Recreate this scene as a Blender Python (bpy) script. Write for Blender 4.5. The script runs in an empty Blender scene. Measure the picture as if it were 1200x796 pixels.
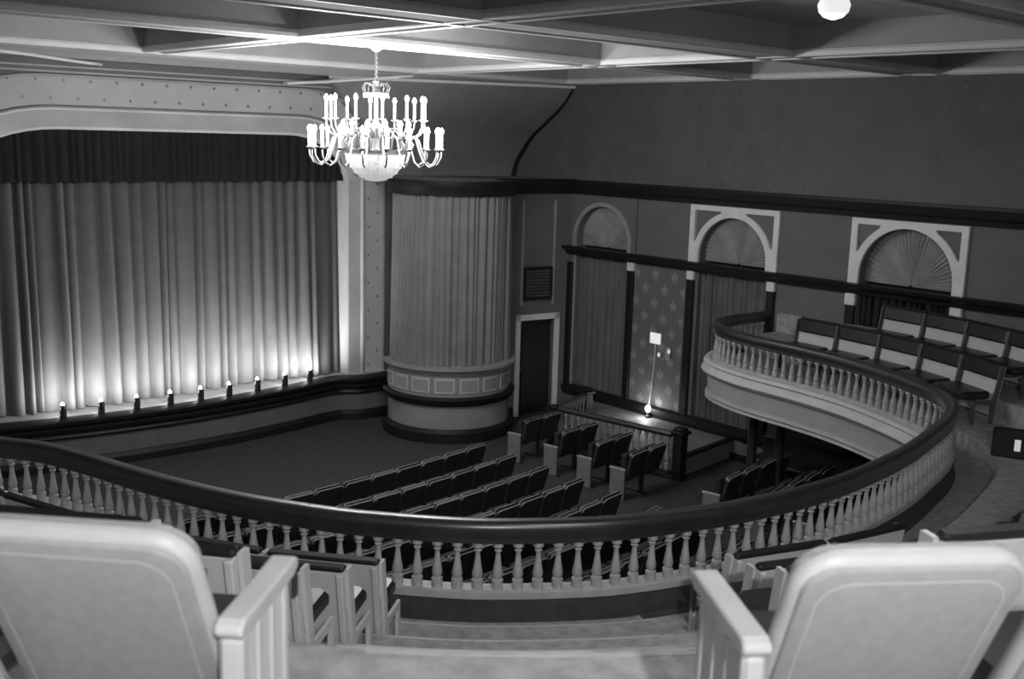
import bpy, math, random
from mathutils import Vector, Matrix
from mathutils.geometry import tessellate_polygon
random.seed(7)
S = bpy.context.scene
COL = S.collection
PI = math.pi

# ------------------------------------------------------------------ camera
YAW, PITCH, ROLL = math.radians(41.338), math.radians(10.557), math.radians(1.602)
fw = Vector((math.sin(YAW)*math.cos(PITCH), math.cos(YAW)*math.cos(PITCH), -math.sin(PITCH)))
r0 = Vector((math.cos(YAW), -math.sin(YAW), 0)); u0 = r0.cross(fw)
rt = r0*math.cos(ROLL) + u0*math.sin(ROLL); up = rt.cross(fw)
cd = bpy.data.cameras.new('camera'); cam = bpy.data.objects.new('camera', cd); COL.objects.link(cam)
cam.matrix_world = Matrix(((rt.x, up.x, -fw.x, 0), (rt.y, up.y, -fw.y, 0), (rt.z, up.z, -fw.z, 6.0), (0, 0, 0, 1)))
cd.sensor_fit = 'HORIZONTAL'; cd.sensor_width = 36; cd.lens = 38.06
cd.clip_start = .05; cd.clip_end = 200
cd.dof.use_dof = True; cd.dof.focus_distance = 13.0; cd.dof.aperture_fstop = 3.2
S.camera = cam

# ------------------------------------------------------------------ world, exposure
w = bpy.data.worlds.new('world'); S.world = w; w.use_nodes = True
w.node_tree.nodes['Background'].inputs[0].default_value = (1, 1, 1, 1)
w.node_tree.nodes['Background'].inputs[1].default_value = .002
S.view_settings.view_transform = 'Standard'; S.view_settings.look = 'None'
S.view_settings.gamma = 1; S.view_settings.use_curve_mapping = False
S.view_settings.exposure = 0.0
P_CHANDELIER, P_FOOT, P_GLOBE, P_NEAR, P_BULB = 560.0, 23.0, 5.0, 1300.0, 9.0

# ------------------------------------------------------------------ node helpers
class X:
    nt = None
    def __init__(s, sock): s.s = sock
    @staticmethod
    def op(o, a, b=None):
        n = X.nt.nodes.new('ShaderNodeMath'); n.operation = o
        for i, v in enumerate((a, b)):
            if v is None: continue
            if isinstance(v, X): X.nt.links.new(v.s, n.inputs[i])
            else: n.inputs[i].default_value = v
        return X(n.outputs[0])
    def __add__(s, o): return X.op('ADD', s, o)
    def __sub__(s, o): return X.op('SUBTRACT', s, o)
    def __mul__(s, o): return X.op('MULTIPLY', s, o)
    def __truediv__(s, o): return X.op('DIVIDE', s, o)
    def lt(s, o): return X.op('LESS_THAN', s, o)
    def mx(s, o): return X.op('MAXIMUM', s, o)
    def abs(s): return X.op('ABSOLUTE', s)
    def frac(s): return X.op('FRACT', s)
    def floor(s): return X.op('FLOOR', s)

def fleur(u, v, cu, cv, size):
    """staggered stencil of small lilies; u, v in metres"""
    row = (v/cv).floor()
    a = ((u/cu + row*.5).frac() - .5)*(cu/size)
    b = ((v/cv).frac() - .5)*(cv/size)
    a = a.abs()
    q = lambda ca, ra, cb, rb: (((a-ca)/ra)*((a-ca)/ra) + ((b-cb)/rb)*((b-cb)/rb)).lt(1)
    m = q(0, .11, .12, .42).mx(q(.25, .10, .10, .20)).mx(q(.16, .20, -.08, .06)).mx(q(.16, .07, -.32, .10))
    return m

MATS = {}
def mat(name, g, rough=.7, var=.12, scale=6.0, metal=0, spec=.4, bump=0, emit=0, pattern=None, pg=None, pmetal=.0, prough=.4, stretch=None):
    if name in MATS: return MATS[name]
    m = bpy.data.materials.new(name); m.use_nodes = True; nt = m.node_tree
    b = nt.nodes['Principled BSDF']; X.nt = nt
    b.inputs['Roughness'].default_value = rough; b.inputs['Metallic'].default_value = metal
    b.inputs['Specular IOR Level'].default_value = spec
    tc = nt.nodes.new('ShaderNodeTexCoord')
    no = nt.nodes.new('ShaderNodeTexNoise'); no.inputs['Scale'].default_value = scale; no.inputs['Detail'].default_value = 5
    src = tc.outputs['Object']
    if stretch:
        mp = nt.nodes.new('ShaderNodeMapping'); mp.inputs['Scale'].default_value = stretch
        nt.links.new(src, mp.inputs[0]); src2 = mp.outputs[0]
    else: src2 = src
    nt.links.new(src2, no.inputs['Vector'])
    cr = nt.nodes.new('ShaderNodeValToRGB')
    lo, hi = max(g*(1-var), 0), min(g*(1+var), 1)
    cr.color_ramp.elements[0].position = .3; cr.color_ramp.elements[0].color = (lo, lo, lo, 1)
    cr.color_ramp.elements[1].position = .7; cr.color_ramp.elements[1].color = (hi, hi, hi, 1)
    nt.links.new(no.outputs['Fac'], cr.inputs[0])
    out = cr.outputs[0]
    if pattern:
        sp = nt.nodes.new('ShaderNodeSeparateXYZ'); nt.links.new(src, sp.inputs[0])
        msk = pattern(X(sp.outputs[0]), X(sp.outputs[1]), X(sp.outputs[2]))
        mx = nt.nodes.new('ShaderNodeMix'); mx.data_type = 'RGBA'
        nt.links.new(msk.s, mx.inputs['Factor']); nt.links.new(out, mx.inputs['A']); mx.inputs['B'].default_value = (pg, pg, pg, 1)
        out = mx.outputs['Result']
        if pmetal: nt.links.new((msk*pmetal).s, b.inputs['Metallic'])
        nt.links.new((msk*(prough-rough)+rough).s, b.inputs['Roughness'])
    nt.links.new(out, b.inputs['Base Color'])
    if bump:
        bp = nt.nodes.new('ShaderNodeBump'); bp.inputs['Strength'].default_value = bump; bp.inputs['Distance'].default_value = .01
        n2 = nt.nodes.new('ShaderNodeTexNoise'); n2.inputs['Scale'].default_value = scale*8; nt.links.new(src2, n2.inputs['Vector'])
        nt.links.new(n2.outputs['Fac'], bp.inputs['Height']); nt.links.new(bp.outputs[0], b.inputs['Normal'])
    if emit:
        b.inputs['Emission Color'].default_value = (1, 1, 1, 1); b.inputs['Emission Strength'].default_value = emit
        m.cycles.emission_sampling = 'NONE'
    MATS[name] = m
    return m

ceil_m = mat('ceiling_plaster', .40, .8, .06, 2, bump=.1)
bead_m = mat('ceiling_moulding', .85, .5, .04, 3)
wall_m = mat('wall_paint', .165, .75, .08, 2, bump=.1)
upper_m = mat('upper_wall_stencil', .135, .7, .10, 2, bump=.1, pattern=lambda x, y, z: fleur(y, z, .62, .34, .10), pg=.10, pmetal=.15, prough=.5)
paper_m = mat('lily_wallpaper', .165, .7, .08, 3, pattern=lambda x, y, z: fleur(y, z, .50, .29, .24), pg=.31, pmetal=0, prough=.5)
band_m = mat('dark_moulding', .013, .5, .2, 5)
wood_m = mat('dark_wood', .022, .38, .3, 4, bump=.05, spec=1.0)
for _n in ('Coat Weight',): wood_m.node_tree.nodes['Principled BSDF'].inputs[_n].default_value = .7
wood_m.node_tree.nodes['Principled BSDF'].inputs['Coat Roughness'].default_value = .28
trim_m = mat('white_trim', .86, .5, .05, 4)
greytrim_m = mat('grey_trim', .36, .6, .08, 4)  # darker grey version of the trim colour
cove_m = mat('cove_plaster', .24, .7, .1, 1.5, bump=.1)
dot_m = mat('dotted_proscenium', .66, .65, .06, 2, pattern=lambda x, y, z: fleur(x, z, .46, .30, .075), pg=.16, pmetal=.3, prough=.4)
prosc_m = mat('proscenium_plaster', .50, .6, .15, 1.2, bump=.1)
curt_m = mat('stage_velvet', .125, .9, .08, 3, spec=.1)
val_m = mat('valance_velvet', .028, .9, .1, 3, spec=.1)
boxc_m = mat('box_curtain_cloth', .25, .9, .1, 3, spec=.1)
archc_m = mat('arch_curtain_cloth', .17, .9, .12, 3, spec=.1)
lun_m = mat('sunburst_cloth', .36, .85, .12, 4, spec=.15)
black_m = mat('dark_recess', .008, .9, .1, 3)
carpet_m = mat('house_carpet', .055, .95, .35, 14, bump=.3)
stage_m = mat('stage_boards', .42, .6, .15, 4, stretch=(1, 6, 1))
lip_m = mat('stage_front_paint', .15, .7, .1, 3)
seat_m = mat('seat_upholstery', .032, .75, .3, 7, bump=.1)
rim_m = mat('seat_wood_rim', .42, .45, .12, 8)
endp_m = mat('seat_end_panel', .20, .5, .12, 8)
iron_m = mat('dark_iron', .02, .5, .2, 6)
balu_m = mat('baluster_paint', .46, .5, .12, 9)
kerb_m = mat('balcony_kerb', .06, .6, .25, 7)
fas_m = mat('balcony_fascia', .42, .6, .06, 3)
fasw_m = mat('balcony_fascia_moulding', .60, .55, .05, 3)
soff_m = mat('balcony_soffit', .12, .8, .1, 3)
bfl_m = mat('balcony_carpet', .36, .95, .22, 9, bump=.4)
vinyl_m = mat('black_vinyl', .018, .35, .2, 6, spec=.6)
panel_m = mat('bench_panel', .60, .6, .06, 5)
fback_m = mat('seat_back_cloth', .31, .8, .07, 30, bump=.2)
frim_m = mat('seat_back_piping', .46, .42, .05, 8)
arm_m = mat('painted_armrest', .50, .45, .06, 6)
brass_m = mat('chandelier_metal', .26, .4, .1, 10, metal=.3, emit=.0)
crys_m = mat('crystal_bowl', .45, .2, .5, 40, emit=.42, bump=1.0)
candle_m = mat('candle_tube', .8, .4, .02, 5, emit=.9)
bulb_m = mat('glowing_bulb', 1, .4, 0, 5, emit=14)
fbulb_m = mat('footlight_bulb', 1, .4, 0, 5, emit=8)
globe_m = mat('ceiling_globe_glass', .9, .4, .02, 5, emit=.75)
card_m = mat('white_card', .85, .6, .02, 5, emit=0)
grille_m = mat('vent_grille', .09, .5, .15, 6)
door_m = mat('dark_door', .016, .5, .3, 4)

# ------------------------------------------------------------------ mesh helpers
class MB:
    def __init__(s): s.v = []; s.f = []
    def add(s, vs, fs):
        o = len(s.v); s.v += [tuple(p) for p in vs]; s.f += [tuple(i+o for i in f) for f in fs]; return s
    def box(s, a, b, T=None):
        (x0, y0, z0), (x1, y1, z1) = a, b
        vs = [Vector(p) for p in ((x0,y0,z0),(x1,y0,z0),(x1,y1,z0),(x0,y1,z0),(x0,y0,z1),(x1,y0,z1),(x1,y1,z1),(x0,y1,z1))]
        if T: vs = [T @ p for p in vs]
        return s.add(vs, [(0,3,2,1),(4,5,6,7),(0,1,5,4),(1,2,6,5),(2,3,7,6),(3,0,4,7)])
    def bbox(s, a, b, c=.01, T=None):
        """box with chamfered vertical and top edges"""
        (x0, y0, z0), (x1, y1, z1) = a, b
        def ring(i, z): return [(x0+c+i,y0+i,z),(x1-c-i,y0+i,z),(x1-i,y0+c+i,z),(x1-i,y1-c-i,z),(x1-c-i,y1-i,z),(x0+c+i,y1-i,z),(x0+i,y1-c-i,z),(x0+i,y0+c+i,z)]
        rs = [ring(c*.7, z0), ring(0, z0+c), ring(0, z1-c), ring(c*.7, z1)]
        vs = [Vector(p) for r in rs for p in r]
        if T: vs = [T @ p for p in vs]
        fs = [tuple(reversed(range(8)))] + [(k*8+i, k*8+(i+1)%8, k*8+8+(i+1)%8, k*8+8+i) for k in range(3) for i in range(8)] + [tuple(range(24, 32))]
        return s.add(vs, fs)
    def lathe(s, prof, n=12, c=(0,0,0), caps=True, a0=0, a1=2*PI):
        full = abs(a1-a0-2*PI) < 1e-6; m = n if full else n+1
        vs = []; fs = []
        for r, z in prof:
            for i in range(m):
                a = a0+(a1-a0)*i/n; vs.append((c[0]+r*math.cos(a), c[1]+r*math.sin(a), c[2]+z))
        for k in range(len(prof)-1):
            for i in range(n):
                j = (i+1) % m; fs.append((k*m+i, k*m+j, (k+1)*m+j, (k+1)*m+i))
        if caps and full: fs += [tuple(reversed(range(m))), tuple(range((len(prof)-1)*m, len(prof)*m))]
        return s.add(vs, fs)
    def tube(s, pts, r, n=8, caps=True, flat=1.0):
        pts = [Vector(p) for p in pts]; vs = []; fs = []
        rr = r if isinstance(r, (list, tuple)) else [r]*len(pts)
        prev = None
        for i, p in enumerate(pts):
            t = (pts[min(i+1, len(pts)-1)]-pts[max(i-1, 0)]).normalized()
            if prev is None:
                a = Vector((0,0,1)) if abs(t.z) < .9 else Vector((1,0,0)); nn = (a - t*a.dot(t)).normalized()
            else: nn = (prev - t*prev.dot(t)).normalized()
            prev = nn; bb = t.cross(nn)
            for k in range(n):
                a = 2*PI*k/n; vs.append(p + (nn*math.cos(a)+bb*math.sin(a)*flat)*rr[i])
        for i in range(len(pts)-1):
            for k in range(n): fs.append((i*n+k, i*n+(k+1)%n, i*n+n+(k+1)%n, i*n+n+k))
        if caps: fs += [tuple(reversed(range(n))), tuple(range((len(pts)-1)*n, len(pts)*n))]
        return s.add(vs, fs)
    def sweep(s, path, nrm, prof, closed=False, caps=True, T=None):
        """prof points (o, z): o along the path normal"""
        m = len(prof); vs = [(p[0]+n[0]*o, p[1]+n[1]*o, z) for p, n in zip(path, nrm) for o, z in prof]; fs = []
        mm = m if closed else m-1
        for i in range(len(path)-1):
            for k in range(mm): fs.append((i*m+k, i*m+(k+1)%m, (i+1)*m+(k+1)%m, (i+1)*m+k))
        if closed and caps: fs += [tuple(reversed(range(m))), tuple(range((len(path)-1)*m, len(path)*m))]
        return s.add(vs, fs)
    def slab(s, loops, place, d0, d1):
        """2-D loops (outer, holes...) given thickness; place(a, b, d) -> point"""
        L = [[Vector((a, b, 0)) for a, b in l] for l in loops]; tri = tessellate_polygon(L)
        flat = [p for l in L for p in l]; n = len(flat)
        vs = [place(p.x, p.y, d0) for p in flat] + [place(p.x, p.y, d1) for p in flat]
        fs = [tuple(t) for t in tri] + [tuple(i+n for i in reversed(t)) for t in tri]
        o = 0
        for l in L:
            k = len(l); fs += [(o+i, o+(i+1)%k, n+o+(i+1)%k, n+o+i) for i in range(k)]; o += k
        return s.add(vs, fs)
    def data(s, name, m, smooth=False):
        me = bpy.data.meshes.new(name); me.from_pydata(s.v, [], s.f); me.materials.append(m)
        import bmesh
        b = bmesh.new(); b.from_mesh(me); bmesh.ops.recalc_face_normals(b, faces=b.faces); b.to_mesh(me); b.free()
        if smooth:
            me.polygons.foreach_set('use_smooth', [True]*len(me.polygons))
            if smooth != 'all':
                me.set_sharp_from_angle(angle=math.radians(38))
        return me

def link(name, me, parent=None, loc=None, rz=0):
    o = bpy.data.objects.new(name, me); COL.objects.link(o)
    if loc is not None: o.location = loc
    if rz: o.rotation_euler = (0, 0, rz)
    if parent: o.parent = parent
    return o
def build(name, mb, m, parent=None, smooth=False, loc=None, rz=0): return link(name, mb.data(name, m, smooth), parent, loc, rz)
def tag(o, label, cat, group=None):
    o['label'] = label; o['category'] = cat
    if group: o['group'] = group
    return o
def thing(name, label, cat, loc=(0,0,0), rz=0, group=None): return tag(link(name, None, None, loc, rz), label, cat, group)
def struct(o, label=None):
    o['kind'] = 'structure'
    if label: o['label'] = label
    return o
ORD = ['first','second','third','fourth','fifth','sixth','seventh','eighth','ninth','tenth','eleventh','twelfth','thirteenth','fourteenth','fifteenth','sixteenth']
def normals(path, side=1):
    out = []
    for i in range(len(path)):
        a = path[max(i-1, 0)]; b = path[min(i+1, len(path)-1)]
        t = Vector((b[0]-a[0], b[1]-a[1])).normalized(); out.append((t.y*side, -t.x*side))
    return out
def catmull(P, step):
    P = [Vector(p) for p in P]; P = [2*P[0]-P[1]] + P + [2*P[-1]-P[-2]]; out = []
    for i in range(1, len(P)-2):
        p0, p1, p2, p3 = P[i-1:i+3]
        for k in range(24):
            t = k/24
            out.append(.5*((2*p1)+(p2-p0)*t+(2*p0-5*p1+4*p2-p3)*t*t+(3*p1-p0-3*p2+p3)*t**3))
    out.append(P[-2]); return resample(out, step)
def resample(pts, step):
    pts = [Vector(p) for p in pts]; L = [0]
    for a, b in zip(pts, pts[1:]): L.append(L[-1]+(b-a).length)
    n = max(2, round(L[-1]/step)); out = []; j = 0
    for i in range(n+1):
        d = L[-1]*i/n
        while j < len(L)-2 and L[j+1] < d: j += 1
        t = (d-L[j])/max(L[j+1]-L[j], 1e-9); out.append(pts[j].lerp(pts[j+1], t))
    return out
def point_light(name, parent, loc, power, rad=.05):
    l = bpy.data.lights.new(name, 'POINT'); l.energy = power; l.shadow_soft_size = rad
    return link(name, l, parent, loc)

XW, ZC, ZT = 16.6, 7.15, 7.56        # right wall, beam undersides, coffer tops
XL, YR = -2.2, -5.0                  # left and rear walls (behind the viewer)

# ------------------------------------------------------------------ ceiling
mb = MB().box((XL, YR, ZT), (XW+.2, 17.3, ZT+.15))
ceil = struct(build('ceiling', mb, ceil_m), 'coffered plaster ceiling with deep crossing beams')
def beam(axis, c, wd, a, b, z0=ZC):
    h = wd/2; e = .045
    prof = [(-h+.05, ZT+.02), (-h+.05, z0+.10), (-h, z0+.07), (-h, z0+.0), (-h+.05, z0), (h-.05, z0), (h, z0), (h, z0+.07), (h-.05, z0+.10), (h-.05, ZT+.02)]
    core = [(-h+.05, ZT+.02), (-h+.05, z0+.012), (h-.05, z0+.012), (h-.05, ZT+.02)]
    def path(t): return [(t, c), (t+1e-6, c)] if 0 else None
    if axis == 'x': pa, n = [(a, c), (b, c)], [(0, 1), (0, 1)]
    else: pa, n = [(c, a), (c, b)], [(1, 0), (1, 0)]
    o = build('beam', MB().sweep(pa, n, core, True), ceil_m, ceil)
    for sgn in (-1, 1):
        q = [(sgn*(h-.052), z0+.10), (sgn*(h-.02), z0+.085), (sgn*h, z0+.05), (sgn*h, z0+.004), (sgn*(h-.02), z0-.008), (sgn*(h-.10), z0-.004), (sgn*(h-.10), z0+.02)]
        build('edge_moulding', MB().sweep(pa, n, q, True), bead_m, o)
for y, wd in ((17.18, .46), (12.46, .5), (9.02, .74), (4.55, .6), (.2, .6), (-3.4, .5)): beam('x', y, wd, XL, XW)
for x, wd in ((12.64, .46), (7.28, .40), (2.0, .5)): beam('y', x, wd, YR, 17.2, ZC+.004)
beam('y', XW-.16, .36, YR, 17.2, ZC+.006)
# soffit and curved mouldings between the last beam and the stage wall
build('soffit', MB().box((XL, 17.3, 7.125), (XW, 19.62, 7.3)), ceil_m, ceil)
for pts in ([(3.2, 17.5, 7.13), (4.4, 17.8, 7.12), (5.4, 18.3, 7.11), (6.0, 18.65, 7.10), (6.7, 19.1, 7.08), (7.35, 19.4, 7.06)], [(10.9, 19.40, 6.93), (11.4, 18.85, 6.97), (12.0, 18.35, 7.04), (12.65, 17.45, 7.13)]):
    build('curved_moulding', MB().tube(catmull(pts, .15), .028, 6), bead_m, ceil, smooth='all')

# ------------------------------------------------------------------ floor
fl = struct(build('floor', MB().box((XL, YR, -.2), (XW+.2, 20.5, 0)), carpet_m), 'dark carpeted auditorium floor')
for nm, a, b in (('wall_left', (XL-.2, YR, 0), (XL, 20, 7.6)), ('wall_rear', (XL-.2, YR-.2, 0), (XW+.2, YR, 7.6))):
    struct(build(nm, MB().box(a, b), wall_m))

# ------------------------------------------------------------------ right wall with three arched bays
BAYS = [(16.05, .76, 3.90), (12.62, .79, 3.84), (9.09, .84, 3.86)]   # centre y, arch radius, springing height
RISE = [.72, .79, .85]
def arch_pts(cy, r, zs, rise, n=20, z_bottom=None):
    p = [(cy+r*math.cos(PI*i/n), zs+rise*math.sin(PI*i/n)) for i in range(n+1)]
    if z_bottom is not None: p = [(cy+r, z_bottom)] + p + [(cy-r, z_bottom)]
    return p
holes = [arch_pts(cy, r, zs, rz, 20, .62) for (cy, r, zs), rz in zip(BAYS, RISE)]
wallR = struct(build('wall_right', MB().slab([[(YR, 0), (19.4, 0), (19.4, 4.9), (YR, 4.9)]] + holes, lambda a, b, d: (XW+d, a, b), 0, .3), wall_m), 'grey side wall with arched bays and dark cornices')
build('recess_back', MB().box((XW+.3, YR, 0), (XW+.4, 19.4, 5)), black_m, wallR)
up_w = build('upper_wall', MB().box((XW, YR, 4.9), (XW+.3, 19.6, ZT+.02)), upper_m, wallR)
up_w['label'] = 'dark stencilled upper wall with small lily dots'
build('wallpaper_panel', MB().box((XW-.012, 13.72, .62), (XW, 15.08, 3.56)), paper_m, wallR)['label'] = 'lily patterned wallpaper panel'
# bands run on round the door wall and the curved box
def strip(name, y0, y1, prof, m, parent=wallR):
    return build(name, MB().sweep([(XW, y0), (XW, y1)], [(-1, 0), (-1, 0)], prof, True), m, parent)
strip('picture_band', YR, 17.1, [(-.02, 4.85), (.07, 4.85), (.09, 4.93), (.12, 4.97), (.16, 5.10), (.16, 5.15), (-.02, 5.15)], band_m)
strip('cornice', YR, 17.28, [(-.02, 3.54), (.10, 3.54), (.12, 3.60), (.22, 3.66), (.24, 3.72), (-.02, 3.72)], band_m)
strip('dado_rail', 6, 17.05, [(-.02, .42), (.07, .42), (.12, .50), (.12, .60), (.05, .64), (-.02, .64)], band_m)
strip('skirting', 6, 17.05, [(-.02, 0), (.04, 0), (.04, .12), (-.02, .14)], band_m)
# arch frames, capitals and pilasters
for k, ((cy, r, zs), rz) in enumerate(zip(BAYS, RISE)):
    W = .98 if k == 0 else 1.03; zt = 4.83; fm = greytrim_m if k == 0 else trim_m
    if k == 0:
        out = arch_pts(cy, r+.09, zs, rz+.09, 20, 3.72); inn = arch_pts(cy, r, zs, rz, 20, 3.72)
        fr = build('arch_frame', MB().slab([out + inn[::-1]], lambda a, b, d: (XW-d, a, b), 0, .05), fm, wallR)
        build('frame_strip', MB().box((XW-.04, cy-W, 3.72), (XW, cy-W+.07, 4.84)), wall_m, wallR)
        build('frame_strip', MB().box((XW-.03, cy-r-.02, .62), (XW, cy-r+.06, 3.56)), greytrim_m, wallR) if 0 else None
        build('jamb_strip', MB().box((XW-.03, cy+r, .64), (XW, cy+r+.06, 3.54)), greytrim_m, wallR)
    else:
        inn = arch_pts(cy, r, zs, rz, 24, 3.72)
        outer = [(cy+W, 3.72), (cy+W, zt), (cy-W, zt), (cy-W, 3.72)] + inn[::-1]
        sp = []
        ro, rzo = r+.13, rz+.11
        for sg in (1, -1):
            e = W-.115; zz = zt-.10
            arc = []
            for i in range(15):
                a = PI*.5*i/14; yy = ro*math.cos(a); z2 = zs+rzo*math.sin(a)
                if yy < e-.02 and z2 < zz-.02: arc.append((cy+sg*yy, z2))
            sp.append([(cy+sg*e, zz), (cy+sg*e, max(arc[0][1]-.02, 3.95))] + arc + [(arc[-1][0]-sg*.03, zz)])
        fr = build('arch_frame', MB().slab([outer] + sp, lambda a, b, d: (XW-d, a, b), 0, .06), fm, wallR)
        fr['label'] = 'white square frame with pierced spandrels round an arch'
    for sg in (-1, 1):
        yc = cy+sg*(W-.085)
        if k == 2:
            build('capital', MB().bbox((XW-.09, yc-.10, 3.33), (XW, yc+.10, 3.54), .015), trim_m, wallR)
            build('pilaster', MB().bbox((XW-.07, yc-.09, 2.2), (XW, yc+.09, 3.33), .015), band_m, wallR)
        else:
            if not (k == 0 and sg == 1): build('capital', MB().bbox((XW-.09, yc-.09, 3.36), (XW, yc+.09, 3.54), .015), trim_m, wallR)
            build('pilaster', MB().bbox((XW-.08, yc-.085, .62), (XW, yc+.085, 3.36), .015), band_m, wallR)
# sunburst cloth in the lunettes, curtains below
def sunburst(cy, r, zs, rz, folds):
    mb = MB(); n = folds*4; rings = (.03, .25, .5, .75, 1.02); vs = []; fs = []
    ph = [random.uniform(-.3, .3) for _ in range(folds+1)]
    for q in rings:
        for i in range(n+1):
            a = PI*i/n; dpt = .055*q*abs(math.sin(PI*(i/4+ph[i//4]*.0)))*(.6+.4*math.cos(i*1.7))
            vs.append((XW+.20-dpt, cy+r*q*math.cos(a), 3.74+(zs-3.74)*min(1, q*1.2)*math.sin(a)**.5*0+ (zs+rz-3.74)*q*math.sin(a)))
    m = n+1
    for k in range(len(rings)-1):
        for i in range(n): fs.append((k*m+i, k*m+i+1, (k+1)*m+i+1, (k+1)*m+i))
    return mb.add(vs, fs)
NB = ['nearest the stage door', 'in the middle of the side wall', 'above the balcony seats']
for k, ((cy, r, zs), rz) in enumerate(zip(BAYS, RISE)):
    tag(build('sunburst_drape', sunburst(cy, r+.03, zs, rz, 34), lun_m, smooth=True), 'pleated sunburst cloth filling the arch '+NB[k], 'drape', 'sunburst lunettes')

def curtain_mesh(path, nrm, z0, z1, fold, amp, rows=8, top=.7, seed=1, hem=.0, cols=6, flare=0.0):
    """hanging pleated cloth along a plan path"""
    rnd = random.Random(seed); L = [0]
    for a, b in zip(path, path[1:]): L.append(L[-1]+math.dist(a, b))
    T = L[-1]; xs = [0]
    while xs[-1] < T: xs.append(xs[-1]+fold*rnd.uniform(.55, 1.55))
    sc = T/xs[-1]; xs = [x*sc for x in xs]
    samples = []
    for i in range(len(xs)-1):
        A = amp*rnd.uniform(.6, 1.1); sk = rnd.uniform(.7, 1.5); jit = rnd.uniform(-1, 1)
        for k in range(cols):
            t = k/cols; samples.append((xs[i]+(xs[i+1]-xs[i])*t, A*(max(math.sin(PI*t**sk), 0))**.42, jit))
    samples.append((T, 0, 0)); mb = MB(); vs = []; fs = []; m = len(samples)
    for r in range(rows+1):
        v = r/rows; z = z0+(z1-z0)*v; j = 0
        for d, dep, jit in samples:
            dd = min(max(d + jit*flare*(1-v)*(1 if 0 < d < T else 0), 0), T)
            j = 0
            lo, hi = 0, len(L)-1
            while hi-lo > 1:
                mid = (lo+hi)//2
                if L[mid] <= dd: lo = mid
                else: hi = mid
            t = (dd-L[lo])/max(L[lo+1]-L[lo], 1e-9); p0, p1 = path[lo], path[lo+1]; n = nrm[lo]
            o = dep*(top+(1-top)*(1-v)) + .3*amp*(1-v)*math.sin(d*1.9+seed)
            zz = z + (hem*math.sin(d*3.1+jit*2) if r == 0 else 0)
            vs.append((p0[0]+(p1[0]-p0[0])*t+n[0]*o, p0[1]+(p1[1]-p0[1])*t+n[1]*o, zz))
    for r in range(rows):
        for i in range(m-1): fs.append((r*m+i, r*m+i+1, r*m+m+i+1, r*m+m+i))
    return mb.add(vs, fs)
def straight(a, b, n=30): return [(a[0]+(b[0]-a[0])*i/n, a[1]+(b[1]-a[1])*i/n) for i in range(n+1)]
for k, ((cy, r, zs), rz) in enumerate(zip(BAYS, RISE)):
    pa = straight((XW+.20, cy-r-.02), (XW+.20, cy+r+.02))
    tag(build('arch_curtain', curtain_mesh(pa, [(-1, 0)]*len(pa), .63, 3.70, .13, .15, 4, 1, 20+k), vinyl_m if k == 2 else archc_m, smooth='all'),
        ['dark pleated curtain below the arch nearest the stage door', 'dark pleated curtain below the middle arch, partly behind the balcony end', 'black curtain below the arch above the balcony seats'][k], 'curtain', 'arch curtains')

# ------------------------------------------------------------------ proscenium wall
def arch_loop(off, z0=.9, n=10):
    x0, x1, zt = 4.85-off, 12.36+off, 5.93+off; rx, rz, rl = 1.25+off*.75, .95+off*.75, 1.75+off*.75
    p = [(x0, z0)]
    p += [(x0+rl-rl*math.cos(PI/2*i/n), zt-rz+rz*math.sin(PI/2*i/n)) for i in range(n+1)]
    p += [(x1-rx+rx*math.sin(PI/2*i/n), zt-rz+rz*math.cos(PI/2*i/n)) for i in range(n+1)]
    return p + [(x1, z0)]
def loop_strip(secs):
    """secs: list of (offset, y)"""
    loops = [[(x, y, z) for x, z in arch_loop(o)] for o, y in secs]; m = len(loops[0]); mb = MB()
    return mb.add([p for l in loops for p in l], [(k*m+i, k*m+i+1, k*m+m+i+1, k*m+m+i) for k in range(len(loops)-1) for i in range(m-1)])
hole = arch_loop(.3, .3)
wp = struct(build('wall_proscenium', MB().slab([[(XL, 0), (XW, 0), (XW, 7.14), (XL, 7.14)], hole], lambda a, b, d: (a, 19.47+d, b), 0, .15), cove_m), 'stage wall around the proscenium opening')
build('inner_band', loop_strip([(0, 19.9), (0, 19.46), (.03, 19.42), (.05, 19.40), (.33, 19.37), (.36, 19.33)]), prosc_m, wp, smooth=True)
build('bead', loop_strip([(.355, 19.46), (.36, 19.31), (.385, 19.29), (.41, 19.31), (.415, 19.46)]), mat('grey_bead', .22, .5, .1, 4), wp, smooth=True)
build('stencilled_band', loop_strip([(.41, 19.46), (.415, 19.36), (.90, 19.36), (.91, 19.47)]), dot_m, wp)['label'] = 'pale band with small stencilled dots round the proscenium'
build('outer_bead', loop_strip([(.88, 19.40), (.885, 19.33), (.92, 19.33), (.925, 19.46)]), prosc_m, wp)
for z in (6.90, 6.99):
    build('cornice_moulding', MB().sweep([(5.2, 19.47), (13.0, 19.47)], [(0, -1)]*2, [(-.01, z-.02), (.07, z-.018), (.09, z), (.07, z+.012), (-.01, z+.012)], True), bead_m, wp)
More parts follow.
